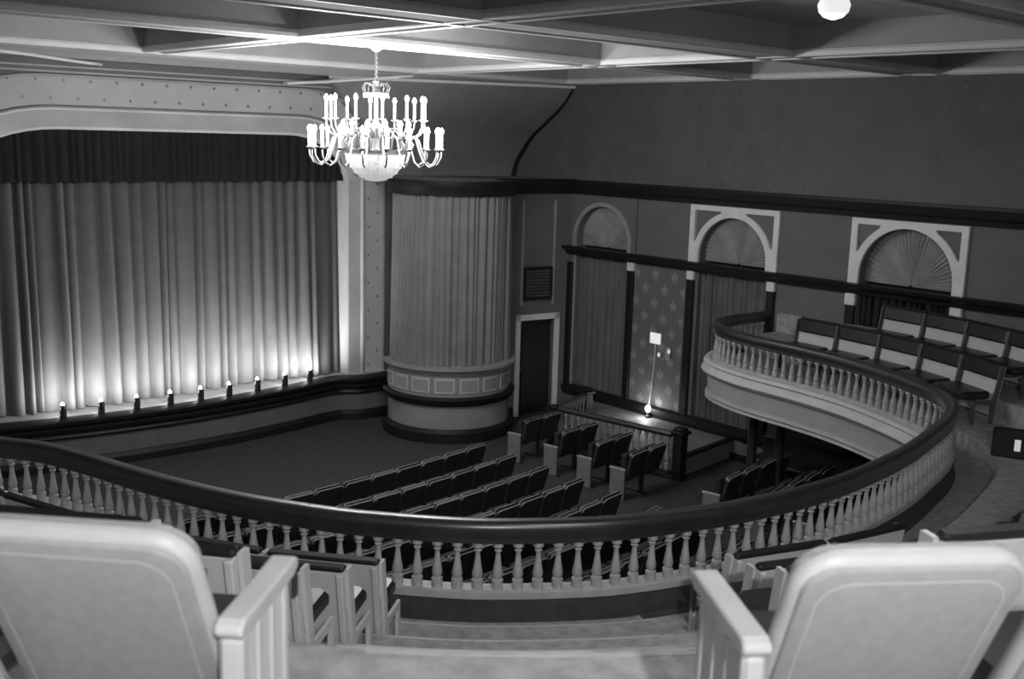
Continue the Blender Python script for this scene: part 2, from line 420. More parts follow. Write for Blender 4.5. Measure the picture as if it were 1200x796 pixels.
# cove over the side box
COVE = [(0, 4.95), (0, 5.16), (.05, 5.46), (.17, 5.75), (.31, 6.04), (.53, 6.33), (.74, 6.60), (.87, 6.82), (.95, 7.0), (1, 7.13)]
COVE_S = catmull(COVE, .03)
def cove_prof(t):
    k = t*(len(COVE_S)-1); i = min(int(k), len(COVE_S)-2); p = COVE_S[i].lerp(COVE_S[i+1], k-i); return p.x, p.y
mb = MB(); vs = []; fs = []; nu, nv = 24, 14
for i in range(nu+1):
    u = i/nu; xb, yb = 13.0+(XW-13.0)*u, 19.45-.49*u; xt, yt = 11.9+(XW-11.9)*u, 19.36-2.31*u**.9
    for j in range(nv+1):
        c1, z1 = cove_prof(j/nv)
        vs.append((xb+(xt-xb)*c1, yb+(yt-yb)*c1, z1))
fs = [(i*(nv+1)+j, (i+1)*(nv+1)+j, (i+1)*(nv+1)+j+1, i*(nv+1)+j+1) for i in range(nu) for j in range(nv)]
cv = struct(build('wall_cove', mb.add(vs, fs), cove_m, smooth='all'), 'smooth curved plaster cove above the box curtain')
pa = [(11.9+(XW-11.9)*i/20, 19.33-2.28*(i/20)**.9) for i in range(21)]
build('top_moulding', MB().sweep(pa, normals(pa), [(-.03, 7.125), (-.03, 7.07), (.03, 7.07), (.03, 7.125)], True), bead_m, cv)

build('cove_edge_shade', MB().tube([(XW-.01, 18.96-1.91*cove_prof(j/20)[0], cove_prof(j/20)[1]) for j in range(1, 21)], [.075-.0025*j for j in range(20)], 8, True), band_m, cv, smooth='all')  # dark tube drawn in for the soft shade along the cove edge

# ------------------------------------------------------------------ curved box beside the stage, and the door wall
DC = (13.58, 17.40)
def arc_path(cx, cy, R, a0, a1, n=40): return [(cx+R*math.cos(math.radians(a0+(a1-a0)*i/n)), cy+R*math.sin(math.radians(a0+(a1-a0)*i/n))) for i in range(n+1)]
def make_box(cx, cy, a0, a1, label, clabel, tidx):
    def sw(name, prof, m, parent):
        pa = arc_path(cx, cy, 1.26, a0, a1); n = [((p[0]-cx)/1.26, (p[1]-cy)/1.26) for p in pa]
        return build(name, MB().sweep(pa, n, prof, True), m, parent, smooth=True)
    b = struct(sw('wall_'+tidx, [(-.15, 0), (0, 0), (0, 5.14), (-.15, 5.14)] if 0 else [(-.2, 0), (0, 0), (0, 1.45), (-.2, 1.45)], mat('box_front_paint', .30, .7, .08, 3), None), label)
    sw('plinth', [(-.02, 0), (.10, 0), (.10, .20), (.04, .27), (-.02, .27)], band_m, b)
    sw('lower_moulding', [(-.02, .74), (.05, .74), (.10, .80), (.12, .88), (.07, .92), (-.02, .92)], band_m, b)
    sw('cap_moulding', [(-.06, 1.36), (.03, 1.36), (.06, 1.42), (.13, 1.47), (.13, 1.52), (-.2, 1.54)], mat('box_cap_paint', .34, .5, .08, 5), b)
    sw('head_band', [(-.2, 4.87), (.02, 4.87), (.03, 4.95), (.05, 5.0), (.07, 5.12), (.07, 5.15), (-.2, 5.15)], band_m, b)
    top = arc_path(cx, cy, 1.25, a0, a1, 30)
    build('roof', MB().add([(x, y, 5.14) for x, y in top] + [(top[-1][0], 19.5, 5.14), (top[0][0], 19.5, 5.14)], [tuple(range(33))]), cove_m, b)
    na = 9
    for i in range(na):
        am = a0+(a1-a0)*(i+.5)/na; ha = (a1-a0)/na*.40
        def fr(hh, z0, z1, d, m, nm, par):
            p = arc_path(cx, cy, 1.26, am-hh, am+hh, 8); n = [((q[0]-cx)/1.26, (q[1]-cy)/1.26) for q in p]
            return build(nm, MB().sweep(p, n, [(0, z0), (d, z0), (d, z1), (0, z1)], True), m, par)
        fr(ha, 1.00, 1.30, .02, mat('panel_frame_paint', .55, .6, .06, 5), 'panel_frame', b)
        fr(ha*.82, 1.04, 1.26, .026, mat('panel_paint', .33, .6, .06, 5), 'panel', b)
    pa = arc_path(cx, cy, 1.12, a0, a1, 80); n = [((p[0]-cx)/1.12, (p[1]-cy)/1.12) for p in pa]
    tag(build('box_curtain', curtain_mesh(pa, n, 1.5, 4.9, .14, .16, 6, .7, 31+int(cx), .0, 6, .03), boxc_m, smooth='all'), clabel, 'curtain')
    return b
make_box(DC[0], DC[1], 150, 352, 'curved front of the side box with framed panels and dark mouldings', 'grey pleated curtain closing the curved box beside the stage', 'box')
make_box(8.55*2-DC[0]-.35, DC[1], 188, 390, 'matching curved box at the far side of the stage', 'grey pleated curtain of the opposite side box', 'box_opposite')

dw0, dw1 = Vector((14.72, 17.30)), Vector((XW, 17.02)); dd = (dw1-dw0).normalized(); dn = Vector((dd.y, -dd.x))
DL = (dw1-dw0).length
def dpl(a, b, d): p = dw0+dd*a+dn*d; return (p.x, p.y, b)
o0, o1 = .63, 1.53
wd_ = struct(build('wall_door', MB().slab([[(0, 0), (o0, 0), (o0, 2.13), (o1, 2.13), (o1, 0), (DL, 0), (DL, 4.9), (0, 4.9)]], dpl, 0, -.2), wall_m), 'narrow grey wall with a doorway between side box and arches')
build('wall_roof', MB().add([dpl(0, 5.14, 0), dpl(DL, 5.14, 0), (XW, 19.5, 5.14), (14.7, 19.5, 5.14)], [(0, 1, 2, 3)]), cove_m, wd_)
build('picture_band', MB().sweep([dw0[:], dw1[:]], [dn[:]]*2, [(-.02, 4.85), (.07, 4.85), (.09, 4.93), (.12, 4.97), (.16, 5.10), (.16, 5.16), (-.02, 5.16)], True), band_m, wd_)
build('skirting', MB().sweep([dw0[:], (dw0+dd*.50)[:]], [dn[:]]*2, [(0, 0), (.04, 0), (.04, .2), (0, .22)], True), band_m, wd_)
d1 = struct(build('door_1', MB().slab([[(o0, 0), (o1, 0), (o1, 2.13), (o0, 2.13)]], dpl, -.12, -.16), door_m), 'dark doorway with pale frame beside the curved box')
for a, b, z0, z1 in ((o0-.12, o0, 0, 2.24), (o1, o1+.12, 0, 2.24), (o0-.12, o1+.12, 2.12, 2.245)):
    build('door_frame', MB().slab([[(a, z0), (b, z0), (b, z1), (a, z1)]], dpl, -.02, .05), trim_m, d1)
for z0, z1 in ((.2, .95), (1.05, 1.95)):
    build('door_panel', MB().slab([[(o0+.15, z0), (o1-.15, z0), (o1-.15, z1), (o0+.15, z1)]], dpl, -.125, -.10), door_m, d1)
build('door_knob', MB().lathe([(.0, 0), (.03, .01), (.035, .03), (0, .05)], 10, dpl(o0+.08, 1.0, -.09)), rim_m, d1, smooth=True)
# tall panel outline and the vent above the door
for a in (.62, 1.44): build('panel_moulding', MB().slab([[(a, 2.45), (a+.05, 2.45), (a+.05, 4.72), (a, 4.72)]], dpl, 0, .03), greytrim_m, wd_)
build('panel_head', MB().slab([[(.62, 4.69), (1.49, 4.69), (1.49, 4.72), (.62, 4.72)]], dpl, 0, .02), wall_m, wd_)
vt = thing('wall_vent', 'dark louvred vent grille above the doorway', 'vent', (0, 0, 0))
build('frame', MB().slab([[(.68, 2.56), (1.40, 2.56), (1.40, 3.28), (.68, 3.28)], [(.73, 2.61), (1.35, 2.61), (1.35, 3.23), (.73, 3.23)]], dpl, 0, .07), iron_m, vt)
build('backing', MB().slab([[(.71, 2.58), (1.36, 2.58), (1.36, 3.26), (.71, 3.26)]], dpl, 0, .012), black_m, vt)
for i in range(9):
    z = 2.63+i*.066
    build('slat', MB().add([dpl(.73, z, .06), dpl(1.35, z, .06), dpl(1.35, z+.045, .02), dpl(.73, z+.045, .02), dpl(.73, z+.008, .062), dpl(1.35, z+.008, .062), dpl(1.35, z+.053, .022), dpl(.73, z+.053, .022)], [(0,1,2,3),(4,5,6,7),(0,1,5,4),(2,3,7,6),(0,3,7,4),(1,2,6,5)]), grille_m, vt)

# ------------------------------------------------------------------ stage
def lip_y(x): return min(18.82+.038*(x-8.45)**2, 19.22)
lp = [(x, lip_y(x)) for x in [5.0+.2*i for i in range(36)]] + [(12.12, 19.20), (12.25, 19.10), (12.40, 19.01), (12.6, 18.98), (13.3, 18.98)]
lp = [(3.9, 18.98), (4.6, 18.98), (4.75, 19.01), (4.85, 19.10), (4.95, 19.2)] + lp
lp = resample(lp, .1); ln = normals(lp)
stg = struct(build('floor_stage', MB().add([(p[0], p[1], .90) for p in lp] + [(13.3, 22, .90), (3.9, 22, .90)], [tuple(range(len(lp)+2))]), stage_m), 'pale stage boards behind the footlights')
def lips(name, prof, m): return build(name, MB().sweep(lp, ln, prof, True), m, stg, smooth=True)
lips('apron_wall', [(-.15, 0), (0, 0), (0, .88), (-.15, .88)], lip_m)
lips('apron_moulding', [(-.12, .56), (.05, .56), (.08, .60), (.05, .66), (.13, .70), (.15, .76), (.09, .80), (.17, .84), (.18, .90), (.12, .93), (-.12, .93)], band_m)
lips('apron_base', [(-.02, 0), (.10, 0), (.10, .13), (.04, .20), (-.02, .2)], band_m)
# curtains
pv = straight((4.6, 19.83), (8.61, 19.83), 40)
tag(build('stage_curtain', curtain_mesh(pv, [(0, -1)]*len(pv), .92, 5.3, .25, .27, 14, .6, 3, .012, 7, .05), curt_m, smooth='all'), 'left half of the pleated stage curtain lit by footlights', 'curtain', 'main stage curtain')
pv = straight((8.59, 19.85), (12.55, 19.85), 40)
tag(build('stage_curtain', curtain_mesh(pv, [(0, -1)]*len(pv), .92, 5.3, .26, .25, 14, .6, 8, .012, 7, .04), curt_m, smooth='all'), 'right half of the pleated stage curtain nearest the curved box', 'curtain', 'main stage curtain')
pv = straight((4.6, 19.60), (12.55, 19.60), 60)
tag(build('stage_valance', curtain_mesh(pv, [(0, -1)]*len(pv), 5.02, 6.15, .16, .075, 4, .8, 5, .008, 6, .01), val_m, smooth='all'), 'dark pleated valance along the top of the stage curtain', 'valance')
struct(build('wall_backstage', MB().box((3.8, 21.5, 0), (13.4, 21.6, 7)), black_m))
# footlights
FX = [6.30, 6.94, 7.57, 8.20, 8.80, 9.40, 10.04, 10.70, 11.36]
hood = MB().add([p for z in (0, .225) for p in [(-.055, .0, z), (-.05, -.045, z), (0, -.065, z), (.05, -.045, z), (.055, .0, z), (.045, .0, z), (.04, -.038, z), (0, -.055, z), (-.04, -.038, z), (-.045, 0, z)]],
                [(0+i, i+1, i+11, i+10) for i in range(9)] + [(9, 0, 10, 19)] + [tuple(range(10)), tuple(range(10, 20))]).data('hood', iron_m)
base = MB().lathe([(.06, 0), (.06, .02), (.035, .03), (.03, .07)], 12).data('base', iron_m)
blb = MB().lathe([(.015, .07), (.03, .10), (.036, .16), (.036, .21), (.028, .25), (.010, .275)], 12).data('bulb', fbulb_m, True)
for i, x in enumerate(FX):
    t = thing('footlight', ('leftmost' if i == 0 else ORD[i]) + ' footlight from the left along the stage edge, with dark hood', 'footlight', (x, lip_y(x)+.10, .93), 0, 'footlights along the stage edge')
    link('hood', hood, t, (0, 0, .0)); link('base', base, t); link('bulb', blb, t, (0, .01, 0))
    sl = bpy.data.lights.new('footlight_lamp', 'AREA'); sl.energy = P_FOOT; sl.shape = 'RECTANGLE'; sl.size = .60; sl.size_y = .012
    point_light('footlight_glow', t, (0, .075, .16), 2.6, .03)
    link('footlight_lamp', sl, t, (0, .08, .10)).rotation_euler = (math.radians(180-21), 0, 0)

# ------------------------------------------------------------------ main floor seats
def seat_meshes():
    R = Matrix.Rotation(math.radians(14), 4, 'X')
    w = .25; prof = []
    for i in range(7): prof.append((w-.05+.05*math.cos(PI/2*i/6), .80+.05*math.sin(PI/2*i/6)))
    out = [(-a, b) for a, b in prof][::1]
    loop = [(-w+.03, .34), (w-.03, .34)] + prof + [(-a, b) for a, b in prof[::-1]]
    def pl(a, b, d): return tuple(Matrix.Translation((0, 0, .34)) @ R @ Vector((a, d, b-.34)))
    back = MB().slab([loop], pl, -.025, .03).data('backrest', seat_m)
    top = [( -w, .70)] + [(-a, b) for a, b in prof] + prof[::-1] + [(w, .70)]
    rim = MB()
    def rib(pts, th):
        vs = []; m = len(pts)
        for d in (-.034, .038):
            for a, b in pts: vs.append(pl(a, b, d))
        cx = sum(p[0] for p in pts)/m
        inn = [(a*(1-th/.25), b-th) for a, b in pts]
        for d in (-.034, .038):
            for a, b in inn: vs.append(pl(a, b, d))
        fs = []
        for i in range(m-1): fs += [(i, i+1, m+i+1, m+i), (2*m+i, 2*m+i+1, i+1, i), (3*m+i, 3*m+i+1, m+i+1, m+i)]
        rim.add(vs, fs)
    rib(prof + [(-a, b) for a, b in prof[::-1]], .016)
    rimd = rim.data('top_rail', rim_m)
    cush = MB().bbox((-.225, .03, .40), (.225, .13, .78), .02, Matrix.Translation((0, 0, .34)) @ Matrix.Rotation(math.radians(2), 4, 'X') @ Matrix.Translation((0, 0, -.34))).data('cushion', seat_m)
    std = MB().box((-.015, -.02, 0), (.015, .06, .5)).box((-.02, -.06, 0), (.02, .34, .03)).box((-.015, .02, .45), (.015, .30, .50)).data('standard', iron_m)
    arm = MB().bbox((-.028, -.02, .54), (.028, .30, .575), .012).data('armrest', rim_m)
    endp = MB().bbox((-.022, -.02, 0), (.022, .28, .54), .012).data('end_panel', endp_m)
    return back, rimd, cush, std, arm, endp
SB, SR, SC, SS, SA, SE = seat_meshes()
def floor_seat(x, y, rz, label, group, end=0):
    t = thing('theatre_seat', label, 'seat', (x, y, 0), rz, group)
    link('backrest', SB, t); link('top_rail', SR, t); link('cushion', SC, t); link('standard', SS, t, (-.265, 0, 0))
    link('armrest', SA, t, (-.265, 0, -.03))
    if end == 1: link('end_panel', SE, t, (.265, 0, 0)); link('armrest', SA, t, (.265, 0, 0))
    if end == -1: link('end_panel', SE, t, (-.275, 0, .0))
    return t
yrow = lambda x: .018*((x-6)**2-(11.55-6)**2)
for k in range(10):
    ye = 13.88-.797*k
    for j in range(13):
        x = 11.55-.27-.53*j*.985; y = ye+yrow(x)-.02
        floor_seat(x, y, math.atan(.036*(x-6)), 'dark theatre seat, %s from the right-hand aisle in the %s row from the stage' % (ORD[j], ORD[k]), 'main block of seats', 1 if j == 0 else 0)
for k, y in enumerate((14.58, 13.58, 12.72, 11.92)):
    for j in range(2):
        floor_seat(13.07+.28+.53*j, y+.03-.05*k*0+.06*j, .16, 'dark theatre seat beside the box railing, %s row from the stage, %s the aisle' % (ORD[k], 'on' if j == 0 else 'away from'), 'paired seats by the box railing', -1 if j == 0 else 0)
for k, y in enumerate((10.15, 9.3, 8.45)):
    for j in range(4):
        floor_seat(13.6+.53*j, y+.06*j, .2, 'shadowed theatre seat under the balcony, %s row, %s from the aisle' % (ORD[k], ORD[j]), 'seats under the balcony', -1 if j == 0 else 0)

# ------------------------------------------------------------------ box railing on the floor, posts, partition
def balu_mesh(name, h, r, m, n=10):
    p = [(1.0, 0), (1.0, .20), (.62, .23), (.90, .27), (.95, .34), (.80, .42), (.55, .60), (.42, .76), (.50, .79), (.72, .82), (.50, .85), (.62, .88), (.95, .90), (.95, 1.0)]
    return MB().lathe([(a*r, b*h) for a, b in p], n).data(name, m, True)
bl_small = balu_mesh('baluster', .62, .045, mat('box_baluster_paint', .30, .55, .1, 8), 8)
br = thing('box_railing', 'dark-railed balustrade with pale balusters in front of the lit wall', 'railing')
def rail_run(a, b, n):
    a = Vector(a); b = Vector(b); d = (b-a).normalized(); nn = (d.y, -d.x)
    build('handrail', MB().sweep([a[:], b[:]], [nn]*2, [(-.05, .80), (.05, .80), (.06, .85), (.04, .89), (-.04, .89), (-.06, .85)], True), wood_m, br)
    build('base_rail', MB().sweep([a[:], b[:]], [nn]*2, [(-.05, .08), (.05, .08), (.05, .16), (-.05, .16)], True), wood_m, br)
    for i in range(n):
        p = a.lerp(b, (i+.5)/n); link('baluster', bl_small, br, (p.x, p.y, .17))
rail_run((14.22, 14.78), (14.62, 12.2), 17)
rail_run((14.22, 14.78), (15.5, 15.28), 8)
def newel(x, y, h):
    mb = MB().bbox((-.10, -.10, 0), (.10, .10, h-.12), .015).bbox((-.14, -.14, h-.12), (.14, .14, h-.06), .015).bbox((-.11, -.11, h-.06), (.11, .11, h), .03)
    build('newel_post', mb, band_m, br, loc=(x, y, 0))
newel(14.72, 12.08, .98); newel(15.55, 15.3, .98); newel(14.2, 14.82, .9)
bx = struct(build('floor_box', MB().slab([[(14.30, 14.70), (14.70, 12.12), (16.6, 12.36), (16.6, 16.2), (15.6, 15.45)]], lambda a, b, d: (a, b, d), .02, .40), mat('box_platform_paint', .22, .6, .1, 4)), 'raised grey platform behind the box railing, lit by the bare bulb')
pa = [(14.80, 12.12), (16.6, 12.36)]; pn = normals(pa)
build('nosing', MB().sweep(pa, pn, [(-.03, .37), (.05, .37), (.06, .43), (-.05, .43)], True), band_m, bx)

# columns under the balcony
def column(x, y, h, label, cap):
    t = thing('iron_column', label, 'column', (x, y, 0), 0, 'columns under the balcony')
    build('shaft', MB().lathe([(.11, 0), (.11, .08), (.085, .12), (.08, h-.3), (.085, h-.28)], 14), iron_m, t, smooth=True)
    build('capital', MB().lathe([(.09, h-.30), (.12, h-.26), (.10, h-.20), (.15, h-.08), (.17, h-.04), (.17, h)], 12), endp_m if cap else iron_m, t, smooth=True)
column(15.40, 11.02, 1.74, 'dark slender column under the balcony end, left of the pair', False)
column(15.02, 10.20, 1.74, 'dark column with pale carved capital under the balcony, right of the pair', True)
column(15.9, 8.9, 1.74, 'dark column close to the side wall under the balcony', False)
t = thing('wall_bench', 'long dark bench against the side wall under the balcony', 'bench', (16.0, 10.1, 0), PI/2)
build('seat', MB().bbox((-1.3, -.25, .36), (1.3, .2, .42), .015), wood_m, t); build('back', MB().bbox((-1.3, -.30, .36), (1.3, -.25, .75), .015), wood_m, t)
for x in (-1.2, 0, 1.2): build('leg', MB().box((x-.03, -.25, 0), (x+.03, .15, .36)), wood_m, t)

# lamp, card and sconce on the side wall
t = thing('wall_lamp', 'bare glowing bulb on the dado with a cord running up the wall', 'lamp', (XW-.16, 14.39, .55))
build('socket', MB().lathe([(.05, -.14), (.05, -.10), (.03, -.08), (.03, -.03)], 10), iron_m, t, smooth=True)
build('bulb', MB().lathe([(.02, -.04), (.045, 0), (.06, .05), (.05, .09), (.02, .12)], 12), fbulb_m, t, smooth=True)
build('bracket', MB().box((0, -.03, -.14), (.16, .03, -.08)), iron_m, t)
build('cord', MB().tube([(.02, 0, .12), (.07, .01, .4), (.13, .015, .9), (.145, .02, 1.4)], .010, 6), trim_m, t)
point_light('wall_lamp_light', t, (-.09, 0, .06), P_BULB, .05)
c = thing('notice_card', 'small white notice card with added glow on the wall above the bare bulb', 'sign', (XW-.02, 14.41, 2.04))
build('brightened_face', MB().box((-.01, -.14, -.10), (.0, .14, .12)), mat('brightened_card', .9, .5, .02, 5, emit=.55), c); build('backing', MB().box((0, -.15, -.11), (.01, .15, .13)), greytrim_m, c)  # emission brightens the card face; the card is no lamp
s = thing('wall_sconce', 'small two-armed wall sconce beside the white notice card', 'sconce', (XW-.02, 14.05, 1.78))
build('backplate', MB().bbox((-.03, -.06, -.12), (.0, .06, .14), .01), rim_m, s)
for sg, dz in ((-1, .05), (1, -.06)):
    build('arm', MB().tube([(-.03, 0, 0), (-.10, sg*.06, -.05+dz), (-.14, sg*.13, .0+dz)], .012, 6), rim_m, s)
    build('bulb', MB().lathe([(.01, 0), (.028, .02), (.03, .05), (.01, .09)], 10, (-.14, sg*.13, .0+dz)), mat('sconce_bulb', .9, .15, .02, 5, emit=.5), s, smooth=True)

# ------------------------------------------------------------------ balcony
RP = [(-2.15, 11.75), (-.5, 11.75), (1.1, 11.72), (2.1, 11.58), (2.7, 11.28), (2.98, 10.88), (3.25, 10.47), (3.45, 9.9), (3.61, 9.29), (3.77, 8.75), (3.94, 8.27), (4.12, 7.86), (4.32, 7.5), (4.52, 7.17), (4.74, 6.89), (4.97, 6.62), (5.26, 6.33), (5.59, 6.08), (6.06, 5.78), (6.4, 5.63), (6.78, 5.5), (7.19, 5.38), (7.68, 5.29), (8.24, 5.23), (8.93, 5.23), (10.08, 5.35), (11.2, 5.60), (11.85, 5.78), (12.36, 5.99), (12.74, 6.25), (13.05, 6.58), (13.50, 7.4), (13.84, 8.27), (14.02, 9.09), (14.12, 9.94), (14.22, 10.51), (14.42, 11.02), (14.60, 11.30), (14.82, 11.49), (15.18, 11.66), (15.81, 11.72), (16.58, 11.70)]
rail = catmull(RP, .10); rn = normals(rail)
bal = thing('balcony_balustrade', 'long curved balustrade with dark handrail sweeping round the balcony edge', 'balustrade')
build('handrail', MB().sweep(rail, rn, [(-.075, 2.90), (-.06, 2.86), (.06, 2.86), (.075, 2.90), (.085, 2.945), (.07, 2.98), (.04, 3.0), (-.04, 3.0), (-.07, 2.98), (-.085, 2.945)], True), wood_m, bal, smooth=True)
build('under_rail', MB().sweep(rail, rn, [(-.045, 2.81), (.045, 2.81), (.045, 2.865), (-.045, 2.865)], True), wood_m, bal)
build('base_rail', MB().sweep(rail, rn, [(-.07, 2.35), (.07, 2.35), (.07, 2.405), (.05, 2.42), (-.05, 2.42), (-.07, 2.405)], True), balu_m, bal)
bmesh_ = balu_mesh('baluster', .40, .046, balu_m, 10)
for p in resample(rail, .163)[1:-1]: link('baluster', bmesh_, bal, (p.x, p.y, 2.415))
bf = struct(build('wall_balcony_front', MB().sweep(rail, rn, [(.06, 2.36), (-.10, 2.36), (-.14, 2.30), (-.12, 2.1), (-.10, 1.76), (.06, 1.70)], True), fas_m, smooth=True), 'pale moulded balcony front below the balusters')
build('upper_moulding', MB().sweep(rail, rn, [(-.09, 2.39), (-.17, 2.385), (-.20, 2.34), (-.15, 2.30), (-.21, 2.26), (-.235, 2.20), (-.20, 2.155), (-.14, 2.12), (-.09, 2.12)], True), fasw_m, bf, smooth=True)
build('lower_moulding', MB().sweep(rail, rn, [(-.08, 1.83), (-.13, 1.82), (-.15, 1.78), (-.12, 1.75), (-.14, 1.71), (-.06, 1.69)], True), fas_m, bf, smooth=True)
build('kerb', MB().sweep(rail, rn, [(.055, 2.05), (.10, 2.05), (.10, 2.14), (.075, 2.16), (.075, 2.34), (.055, 2.345)], True), kerb_m, bf)
# terraces follow the same horseshoe, running straight on at the arms
TP = [(2.85, 11.68), (2.93, 11.25)] + RP[5:35] + [(14.18, 10.6), (14.22, 11.2), (14.25, 11.62)]
terr = catmull(TP, .12); tn = normals(terr)
STEPS = [(.07, 2.12), (.55, 2.12), (.55, 2.35), (1.40, 2.35), (1.40, 2.65), (2.25, 2.65), (2.25, 3.0), (3.1, 3.0), (3.1, 3.42), (3.95, 3.42), (3.95, 3.85), (4.8, 3.85), (4.8, 4.27), (6.25, 4.27), (6.25, 4.6), (12.5, 4.6)]
def arm_x(y, tab):
    for (y0, x0), (y1, x1) in zip(tab, tab[1:]):
        if y0 <= y <= y1: return x0+(x1-x0)*(y-y0)/(y1-y0)
    return tab[-1][1] if y > tab[-1][0] else None
ARM_R = [(10.4, 14.2), (10.51, 14.22), (11.02, 14.42), (11.3, 14.6), (11.49, 14.82), (11.66, 15.18), (11.72, 15.81)]
ARM_L = [(10.88, 2.98), (11.28, 2.7), (11.58, 2.1), (11.72, 1.1)]
def clip_rows(path, nrm, prof):
    vs = []; m = len(prof)
    for p, n in zip(path, nrm):
        om = 99.0
        for lim, c, d in ((XW-.015, p[0], n[0]), (XL+.02, p[0], n[0]), (YR+.02, p[1], n[1])):
            if abs(d) > 1e-4 and (lim-c)/d > 0: om = min(om, (lim-c)/d)
        last = None; done = False; omin = -9
        if p[0] > 12:
            ax = arm_x(p[1], ARM_R); omin = (ax-p[0])/n[0]+.06 if ax else -9
        elif p[0] < 5:
            ax = arm_x(p[1], ARM_L); omin = (ax-p[0])/n[0]+.06 if ax else -9
        for o, z in prof:
            if o <= om and not done: last = (o, z)
            elif not done: last = (om, last[1]); done = True
            oo = min(max(last[0], omin), om); vs.append((p[0]+n[0]*oo, p[1]+n[1]*oo, last[1]))
    return vs, [(i*m+k, i*m+k+1, (i+1)*m+k+1, (i+1)*m+k) for i in range(len(path)-1) for k in range(m-1)]
bfl = struct(build('floor_balcony', MB().add(*clip_rows(terr, tn, STEPS)), bfl_m), 'stepped balcony floor')
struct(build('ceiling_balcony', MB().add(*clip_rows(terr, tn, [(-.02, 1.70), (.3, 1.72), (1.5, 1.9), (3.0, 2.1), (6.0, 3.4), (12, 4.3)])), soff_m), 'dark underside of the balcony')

# aisle frame: h forward from the camera, l to the right
h2 = Vector((math.sin(YAW+.015), math.cos(YAW+.015))); l2 = Vector((h2.y, -h2.x))
def ai(D, lat): p = h2*D+l2*lat; return (p.x, p.y)
def aisle_coords(p): v = Vector((p[0], p[1])); return v.dot(h2), v.dot(l2)
# half steps down the aisle, one per terrace riser
def off_pt(i, o): return (terr[i].x+tn[i][0]*o, terr[i].y+tn[i][1]*o)
ic = min(range(len(terr)), key=lambda i: abs(aisle_coords(terr[i])[1]+.0))
nose_m = mat('step_nosing', .44, .6, .1, 8)
for (o, za, zb, hw) in ((.55, 2.12, 2.35, 1.15), (1.40, 2.35, 2.65, 1.15), (2.25, 2.65, 3.0, 1.05), (3.1, 3.0, 3.42, .95), (3.95, 3.42, 3.85, .85), (4.8, 3.85, 4.27, .7)):
    idx = [i for i in range(len(terr)) if abs(aisle_coords(off_pt(i, o))[1]) < hw and aisle_coords(off_pt(i, o))[0] > 0]
    pa = [terr[i] for i in idx]; nn = [tn[i] for i in idx]
    st = build('aisle_step', MB().sweep(pa, nn, [(o-.30, za-.01), (o-.30, (za+zb)/2), (o+.01, (za+zb)/2), (o+.01, za-.01)], True), bfl_m, bfl)
    build('nosing', MB().sweep(pa, nn, [(o-.004, zb-.015), (o-.004, zb+.003), (o+.022, zb+.003), (o+.022, zb-.015)], True), nose_m, st)
    for ii in (0, -1):
        p, n = pa[ii], nn[ii]; sg = 1 if ii == 0 else -1
        tdir = Vector((-n[1], n[0]))*sg*-1
        q0 = Vector((p[0]+n[0]*(o-.30), p[1]+n[1]*(o-.30)))
        b0 = Vector((p[0]+n[0]*(o+.01), p[1]+n[1]*(o+.01)))
        e = .035
        vs = []
        for pt_ in (q0, b0):
            for dz in (za-.01, (za+zb)/2+.006):
                for k in (0, 1): vs.append((pt_.x+tdir.x*e*(k*2-1)*.5, pt_.y+tdir.y*e*(k*2-1)*.5, dz))
        build('edge_strip', MB().add(vs, [(0,1,3,2),(4,5,7,6),(0,2,6,4),(1,3,7,5),(2,3,7,6),(0,1,5,4)]), nose_m, st)

# bench seats on the terraces
def bench_meshes(w):
    h = w/2
    T = Matrix.Rotation(math.radians(10), 4, 'X')
    pan = MB().bbox((-h+.012, -.02, .10), (h-.012, .015, .80), .006, T).data('back_panel', panel_m)
    cap = MB().bbox((-h+.005, -.03, .805), (h-.005, .035, .84), .012, T).data('cap', band_m)
    pad = MB().bbox((-h+.03, .014, .60), (h-.03, .075, .81), .02, T).data('back_pad', vinyl_m)
    cus = MB().bbox((-h+.05, .02, .33), (h-.05, .47, .44), .03).data('cushion', vinyl_m)
    std = MB().slab([[(.0, 0), (.05, 0), (.05, .28), (.30, .28), (.30, 0), (.35, 0), (.35, .33), (.03, .33), (-.05, .80), (-.13, .80), (-.04, .33)]], lambda a, b, d: (d, a, b), -.012, .012).data('standard', mat('bench_standard', .10, .5, .2, 6))
    stile = MB().bbox((-.02, -.04, .05), (.02, .0, .80), .006, T).data('end_stile', panel_m)
    lst = std.copy(); lst.materials.clear(); lst.materials.append(panel_m)
    return pan, cap, pad, cus, std, stile, lst
BW = .80
PAN, CAP, PAD, CUS, STD, STI, STL = bench_meshes(BW)
ROWN = ['front', 'second', 'third', 'fourth', 'fifth']
def bench_row(o, z, pts, nam, row, end_first=True):
    """pts: list of (x, y, nx, ny)"""
    for j, (x, y, nx, ny) in enumerate(pts):
        fx, fy = -nx, -ny
        t = thing('bench_seat', nam % (ORD[j] if j < 16 else 'far', ROWN[row]), 'seat', (x, y, z), math.atan2(-fx, fy), 'balcony bench seats')
        link('back_panel', PAN, t); link('cap', CAP, t); link('back_pad', PAD, t); link('cushion', CUS, t)
        sd = STL if 'aisle' in nam else STD
        link('standard', sd, t, (-BW/2, 0, 0)); link('standard', sd, t, (BW/2, 0, 0))
        if j == 0:
            for sx in (-1, 1): link('end_stile', STI, t, (sx*(BW/2-.03), -.012, 0))
def offset_curve(o):
    pts = [Vector(off_pt(i, o)) for i in range(len(terr))]; L = [0]
    for a, b in zip(pts, pts[1:]): L.append(L[-1]+(b-a).length)
    return pts, L
